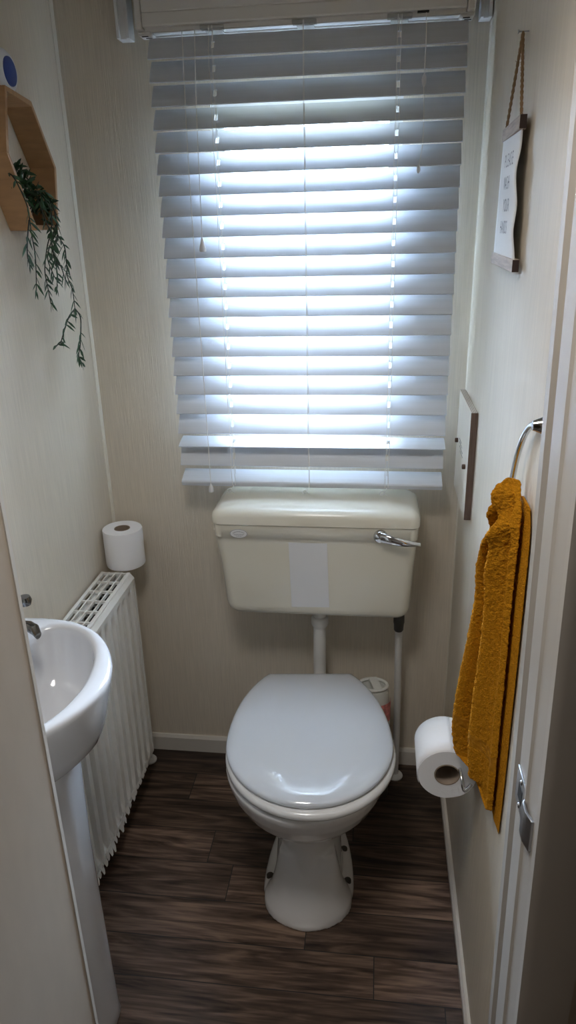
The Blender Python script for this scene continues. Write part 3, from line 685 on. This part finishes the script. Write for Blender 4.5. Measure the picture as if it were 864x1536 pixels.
for si, st in enumerate(stems):
    pts = crom(st, 6); ms.tube(pts, [.0015*(1-.45*i/len(pts)) for i in range(len(pts))], 6)
    for i in range(3 if si < 3 else 1, len(pts), 2):
        t = (pts[min(i+1, len(pts)-1)]-pts[i-1]).normalized()
        for sg in ((1,), (-1,), (1, -1))[random.randrange(3)]:
            sd = Vector((random.uniform(-.15, .35), sg, 0)); d = sd*random.uniform(.6, 1.2)+t*random.uniform(.3, 1.0)
            leaf(pts[i], d, random.uniform(.016, .031), random.uniform(.0042, .0068))
    e = pts[-1]-pts[-3]
    for sg in (-.5, .5): leaf(pts[-1], e.normalized()+Vector((0, sg, 0)), .014, .0035)
for k in range(190):                                # the rosette of leaves inside the box
    cy = random.uniform(-.362, -.245); f_ = (cy+.375)/.13; cz = 1.585-.065*f_+random.uniform(-.022, .012); cx = random.uniform(.018, .048)
    d = Vector((random.uniform(-.1, .9), random.uniform(-.9, .9), random.uniform(-.35, 1)))
    leaf((cx, cy, cz), d, random.uniform(.016, .03), random.uniform(.005, .009))
for k in range(12):
    ms.tube([(.025+random.uniform(-.01, .01), -.33+random.uniform(-.015, .015), 1.497), (.03+random.uniform(-.01, .015), -.33+random.uniform(-.03, .07), 1.555+random.uniform(-.03, .015))], .0012, 5)
ms.lathe([(.014, 1.4895), (.016, 1.50), (.012, 1.506)], (.026, -.322, 0), 'z', 12)
ms.build('stems', 'stem', tp); ml.build('foliage', 'leaf', tp)
af = thing('air_freshener', 'round white air freshener with a blue disc, on the left wall above the hexagon shelf', 'air freshener', (0, -.297, 1.745))
MB().lathe([(.036, .0005), (.0385, .006), (.039, .014), (.036, .021), (.030, .0265), (.0255, .028), (.0245, .027)], (0, -.2965, 1.7455), 'x', 40).build('casing', 'white', af)
o = MB().lathe([(.0243, .0265), (.0235, .029), (.015, .0305), (.0005, .031)], (0, -.2965, 1.7455), 'x', 36).build('disc', 'blue', af); o['label'] = 'blue round disc'

# ================================================================ RIGHT WALL: HANGING SIGN
hg = thing('hanging_sign', 'white paper wall sign on wooden bars and twine reading please wash your hands', 'sign', (W, -.46, 1.41))
def bar(name, p, q, hw, th_):
    p, q = Vector(p), Vector(q); ax = (q-p)/2; n = ax.normalized(); up = Vector((0, 0, 1)); up = (up-n*up.dot(n)).normalized(); sd = n.cross(up)
    o = MB().obox((p+q)/2, ax, up*hw, sd*th_).build(name, 'greywood', hg, smooth=False, bevel=.0006)
    MB().obox(q+n*.0004, n*.0004, up*hw*.96, sd*th_*.96).build('bar_end', 'darkgrain', o, smooth=False)
    MB().obox(p-n*.0004, n*.0004, up*hw*.96, sd*th_*.96).build('bar_end', 'darkgrain', o, smooth=False)
bar('top_bar', (.8965, -.365, 1.603), (.8925, -.548, 1.603), .0092, .005)
bar('bottom_bar', (.8955, -.350, 1.415), (.8945, -.575, 1.4115), .0088, .005)
mb = MB(); rg = []
nzp, nyp = 28, 10
for i in range(nzp+1):
    t = i/nzp; z = 1.597-(1.597-1.417)*t; rw = []
    for j in range(nyp+1):
        u = j/nyp; y0 = -.372*(1-t)+-.358*t; y1 = -.545*(1-t)+-.568*t
        x = .8935-.004*u*math.sin(t*pi)+.0022*math.sin(t*4.2*pi+.4)*u*min(1, 4*t, 4*(1-t))
        rw.append((x, y0+(y1-y0)*u, z))
    rg.append(rw)
mb.loft(rg, False, False, closed=False); pp_ = mb.build('paper', 'cream_paper', hg); pp_.modifiers.new('t', 'SOLIDIFY').thickness = .0008
mb = MB(); NA = Vector((.8965, -.457, 1.729))
for q in ((.8945, -.385, 1.6135), (.8910, -.535, 1.6135)):
    P = [NA.lerp(Vector(q), k/30) for k in range(31)]
    for ph in (0, pi):
        mb.tube([p+Vector((0, .0011*math.cos(ph+i*1.5), 0))+Vector((.0011*math.sin(ph+i*1.5), 0, 0)) for i, p in enumerate(P)], .0016, 7)
for k in range(26):
    b = NA.lerp(Vector(random.choice(((.8945, -.385, 1.6135), (.8910, -.535, 1.6135)))), random.random()); mb.tube([b, b+Vector((random.uniform(-.004, .002), random.uniform(-.006, .006), random.uniform(-.005, .005)))], .0003, 4)
mb.build('twine', 'twine', hg)
MB().lathe([(.0028, .8895), (.0028, .8905), (.0010, .8908), (.0010, W+.002)], (0, -.457, 1.7295), 'x', 10).build('nail', 'steel', hg)
def text(body, size, loc, rotm, parent, m, name='lettering', sx=1.0, spacing=1.0, ext=.0):
    cu = bpy.data.curves.new(name, 'FONT'); cu.body = body; cu.size = size; cu.align_x = 'CENTER'; cu.align_y = 'CENTER'; cu.space_character = spacing; cu.extrude = ext
    t = bpy.data.objects.new(name, cu); COL.objects.link(t)
    bpy.context.view_layer.update(); me = bpy.data.meshes.new_from_object(t.evaluated_get(bpy.context.evaluated_depsgraph_get())); bpy.data.objects.remove(t)
    o = bpy.data.objects.new(name, me); COL.objects.link(o); me.materials.append(M[m]); o.parent = parent
    me.transform(Matrix.Diagonal((sx, 1, 1, 1))); o.matrix_local = Matrix.Translation(loc) @ rotm; return o
# text faces -x: its local x runs towards -y, its local y runs up
RT = Matrix(((0, 0, -1, 0), (-1, 0, 0, 0), (0, 1, 0, 0), (0, 0, 0, 1)))
def paper_x(t, u): return .8935-.004*u*math.sin(t*pi)+.0022*math.sin(t*4.2*pi+.4)*u*min(1, 4*t, 4*(1-t))
for wd_, z in (('PLEASE', 1.560), ('WASH', 1.5275), ('YOUR', 1.4955), ('HANDS', 1.4635)):
    t_ = (1.597-z)/.18; step = .0158
    for i, ch in enumerate(wd_):
        y = -.462-(i-(len(wd_)-1)/2)*step; u = (-.372*(1-t_)-.358*t_-y)/.19
        text(ch, .0270, (min(paper_x(t_+d, u) for d in (-.05, 0, .05))-.0012, y, z), RT, pp_, 'ink', sx=.62)
# ---------------------------------------------------------------- wooden board
wbd = thing('wooden_board', 'thin pale wooden board with brown pegs, on the right wall beside the blind', 'board', (W, -.12, .87))
BY0, BY1, BZ0, BZ1 = -.236, -.004, .870, 1.108
bx = W-.0145
MB().box(bx, W-.0005, BY0+.0012, BY1, BZ0, BZ1).build('panel', 'plaque', wbd, smooth=False)
mb = MB().box(bx, W-.0005, BY0, BY0+.0011, BZ0, BZ1)
mb.build('edge', 'plaqueedge', wbd, smooth=False)['label'] = 'dark brown cut edge'
mb = MB()
for k in range(4): mb.box(bx+.002+.0032*k, bx+.0030+.0032*k, BY0+.002, BY1-.001, BZ1-.0002, BZ1+.0004)
mb.build('ply_lines', 'plaqueedge', wbd, smooth=False)
for y, z in ((-.03, .992), (-.196, .979)):
    MB().lathe([(.0055, bx), (.0055, bx-.006), (.0045, bx-.007), (.0005, bx-.0072)], (0, y, z), 'x', 14, (False, True)).build('peg', 'peg', wbd)
mb = MB()
for k, (z, a, b) in enumerate(((1.005, -.060, -.105), (.998, -.064, -.12), (.990, -.07, -.135), (.982, -.085, -.14))):
    y = a
    while y > b:
        q = random.uniform(.002, .007); mb.box(bx-.0003, bx, y-q, y, z-.0008, z+.0008); y -= q+.002
mb.build('printing', 'ink', wbd, smooth=False)

# ================================================================ TOWEL RING AND TOWEL
tr = thing('towel_ring', 'chrome towel ring on the right wall beside the door post', 'towel ring', (W, -.815, 1.24))
RC = Vector((.889, -.832, 1.126)); RR = .111
pts = [RC+Vector((.006*math.sin(a)+.001, RR*math.cos(a)*.97, RR*math.sin(a))) for a in [math.radians(92-128*k/44) for k in range(45)]]
MB().tube(pts, .0042, 12).build('ring', 'chrome', tr)
o = MB().lathe([(.012, W-.0003), (.0122, W-.004), (.010, W-.008), (.008, W-.013), (.006, W-.018), (.0005, W-.0195)], (0, RC.y-.001, RC.z+RR+.002), 'x', 24).build('mount', 'chrome', tr)
tw = thing('hand_towel', 'mustard yellow terry hand towel hanging from the chrome ring', 'towel', (.88, -.72, .58))
# each level: far edge (x,y,z) and near edge (x,y,z); the front face bulges between them in folds
lev = [((.886, -.752, 1.140), (.892, -.768, 1.141)), ((.882, -.740, 1.126), (.893, -.782, 1.128)), ((.881, -.722, 1.075), (.895, -.800, 1.100)), ((.876, -.702, 1.038), (.896, -.806, 1.070)),
       ((.869, -.672, .982), (.895, -.808, 1.02)), ((.871, -.658, .925), (.895, -.808, .95)), ((.864, -.642, .845), (.896, -.808, .87)), ((.853, -.618, .72), (.897, -.806, .77)),
       ((.850, -.608, .640), (.898, -.805, .69)), ((.859, -.613, .590), (.899, -.80, .625))]
def interp(lst, t):
    s = t*(len(lst)-1); i = min(int(s), len(lst)-2); return lst[i], lst[i+1], s-i
NL, NS = 90, 44
A = crom([l[0] for l in lev], 10); B = [p+Vector((-.004*min(1, max(0, (i-14)/14)), 0, 0)) for i, p in enumerate(crom([l[1] for l in lev], 10))]; nl = len(A)
def tw_point(i, u, back=False):
    t = i/(nl-1); a, b = A[i], B[i]; p = a.lerp(b, u)
    d = (b-a); nrm = Vector((-abs(d.y), 0, 0)).normalized()+Vector((0, -.35, 0)); nrm.normalize()
    open_ = min(1, t*2.2)
    if not back:
        fold = math.exp(-((u-(.30-.10*t))/.12)**2)*.021+math.exp(-((u-(.62-.02*t))/.11)**2)*.025*(1-.35*t)+math.exp(-((u-.93)/.035)**2)*.010-.015*math.exp(-((u-(.44-.05*t))/.06)**2)*min(1, t*4)-.012*math.exp(-((u-.82)/.045)**2)*max(0, .9-t)*1.0
        rnd = math.sin(pi*min(1, max(0, u)))**.5
        off = .006*rnd*(1-t)+fold*(.35+.65*open_)*rnd**.5
        tbig = .010*math.sin(pi*u)*math.exp(-((t-.06)/.08)**2)
        off += .012*math.sin(pi*u)**.6*math.exp(-((t-.22)/.22)**2)
        p = p+nrm*(off+tbig)
    else:
        p = p+Vector((.006*math.sin(pi*u)*(1 if t < .1 else .6), .0, 0))
        p.x = min(max(p.x, p.x), .9025)
    # diagonal creases near the top gather
    cr = .0075*math.sin(105*(p.z-1.05)-10.5*u)*math.exp(-((t-.20)/.15)**2)*math.sin(pi*min(1, u*1.0))**.4
    p = p+nrm*(cr if not back else 0)
    # hem dips towards the near edge
    if t > .72:
        k = (t-.72)/.28; p.z -= k*(.004+.022*math.exp(-((u-.93)/.12)**2)*1.0+.012*u) if not back else k*.008
    p.x = min(p.x, .9028); return p
rg = []
for i in range(nl):
    fr = [tw_point(i, k/NS) for k in range(NS+1)]; bk = [tw_point(i, 1-k/12, True) for k in range(1, 12)]
    rg.append(fr+bk)
tops = rg[0]; ct = Vector((0, 0, 0))
for p in tops: ct += p
ct /= len(tops)
mb = MB(); pre = []
for s, dz in ((.15, .007), (.5, .0055), (.8, .003)):
    pre.append([ct+(p-ct)*s+Vector((0, 0, dz)) for p in tops])
mb.loft(pre+rg, True, True)
# woven band faces
nring = NS+1+11
for fi, f_ in enumerate(mb.f):
    if len(f_) == 4:
        r_ = fi//nring-2
        t = r_/(nl-1)
        if .845 < t < .885 or .862 < t < .902 and False: mb.mi[fi] = 1
to_ = mb.build('cloth', ['towel', 'towelband'], tw, subsurf=1)
tx = bpy.data.textures.new('terry', 'CLOUDS'); tx.noise_scale = .006
sb = to_.modifiers.new('sub2', 'SUBSURF'); sb.levels = sb.render_levels = 1
dm = to_.modifiers.new('pile', 'DISPLACE'); dm.texture = tx; dm.strength = .004; dm.mid_level = .5; dm.texture_coords = 'LOCAL'
# the second, rear fall of the towel, close to the wall
mb = MB(); rg = []
for i in range(12, nl):
    t = i/(nl-1); b = B[i]; w_ = .012+.012*t
    zz = b.z-(.004 if t < .7 else .004+.05*(t-.7)/.3)
    front = [(min(.9018, b.x+.0035+.005*k/6-.002*math.sin(pi*k/6)), b.y+.035-(.035+w_)*k/6, zz) for k in range(7)]
    backs = [(.9030, b.y+.035-(.035+w_)*k/6, zz) for k in range(6, -1, -1)]
    rg.append(front+backs)
mb.loft(rg); o = mb.build('rear_fall', 'towel', tw, subsurf=1)
dm = o.modifiers.new('pile', 'DISPLACE'); dm.texture = tx; dm.strength = .002; dm.mid_level = .8; dm.texture_coords = 'LOCAL'
settle()
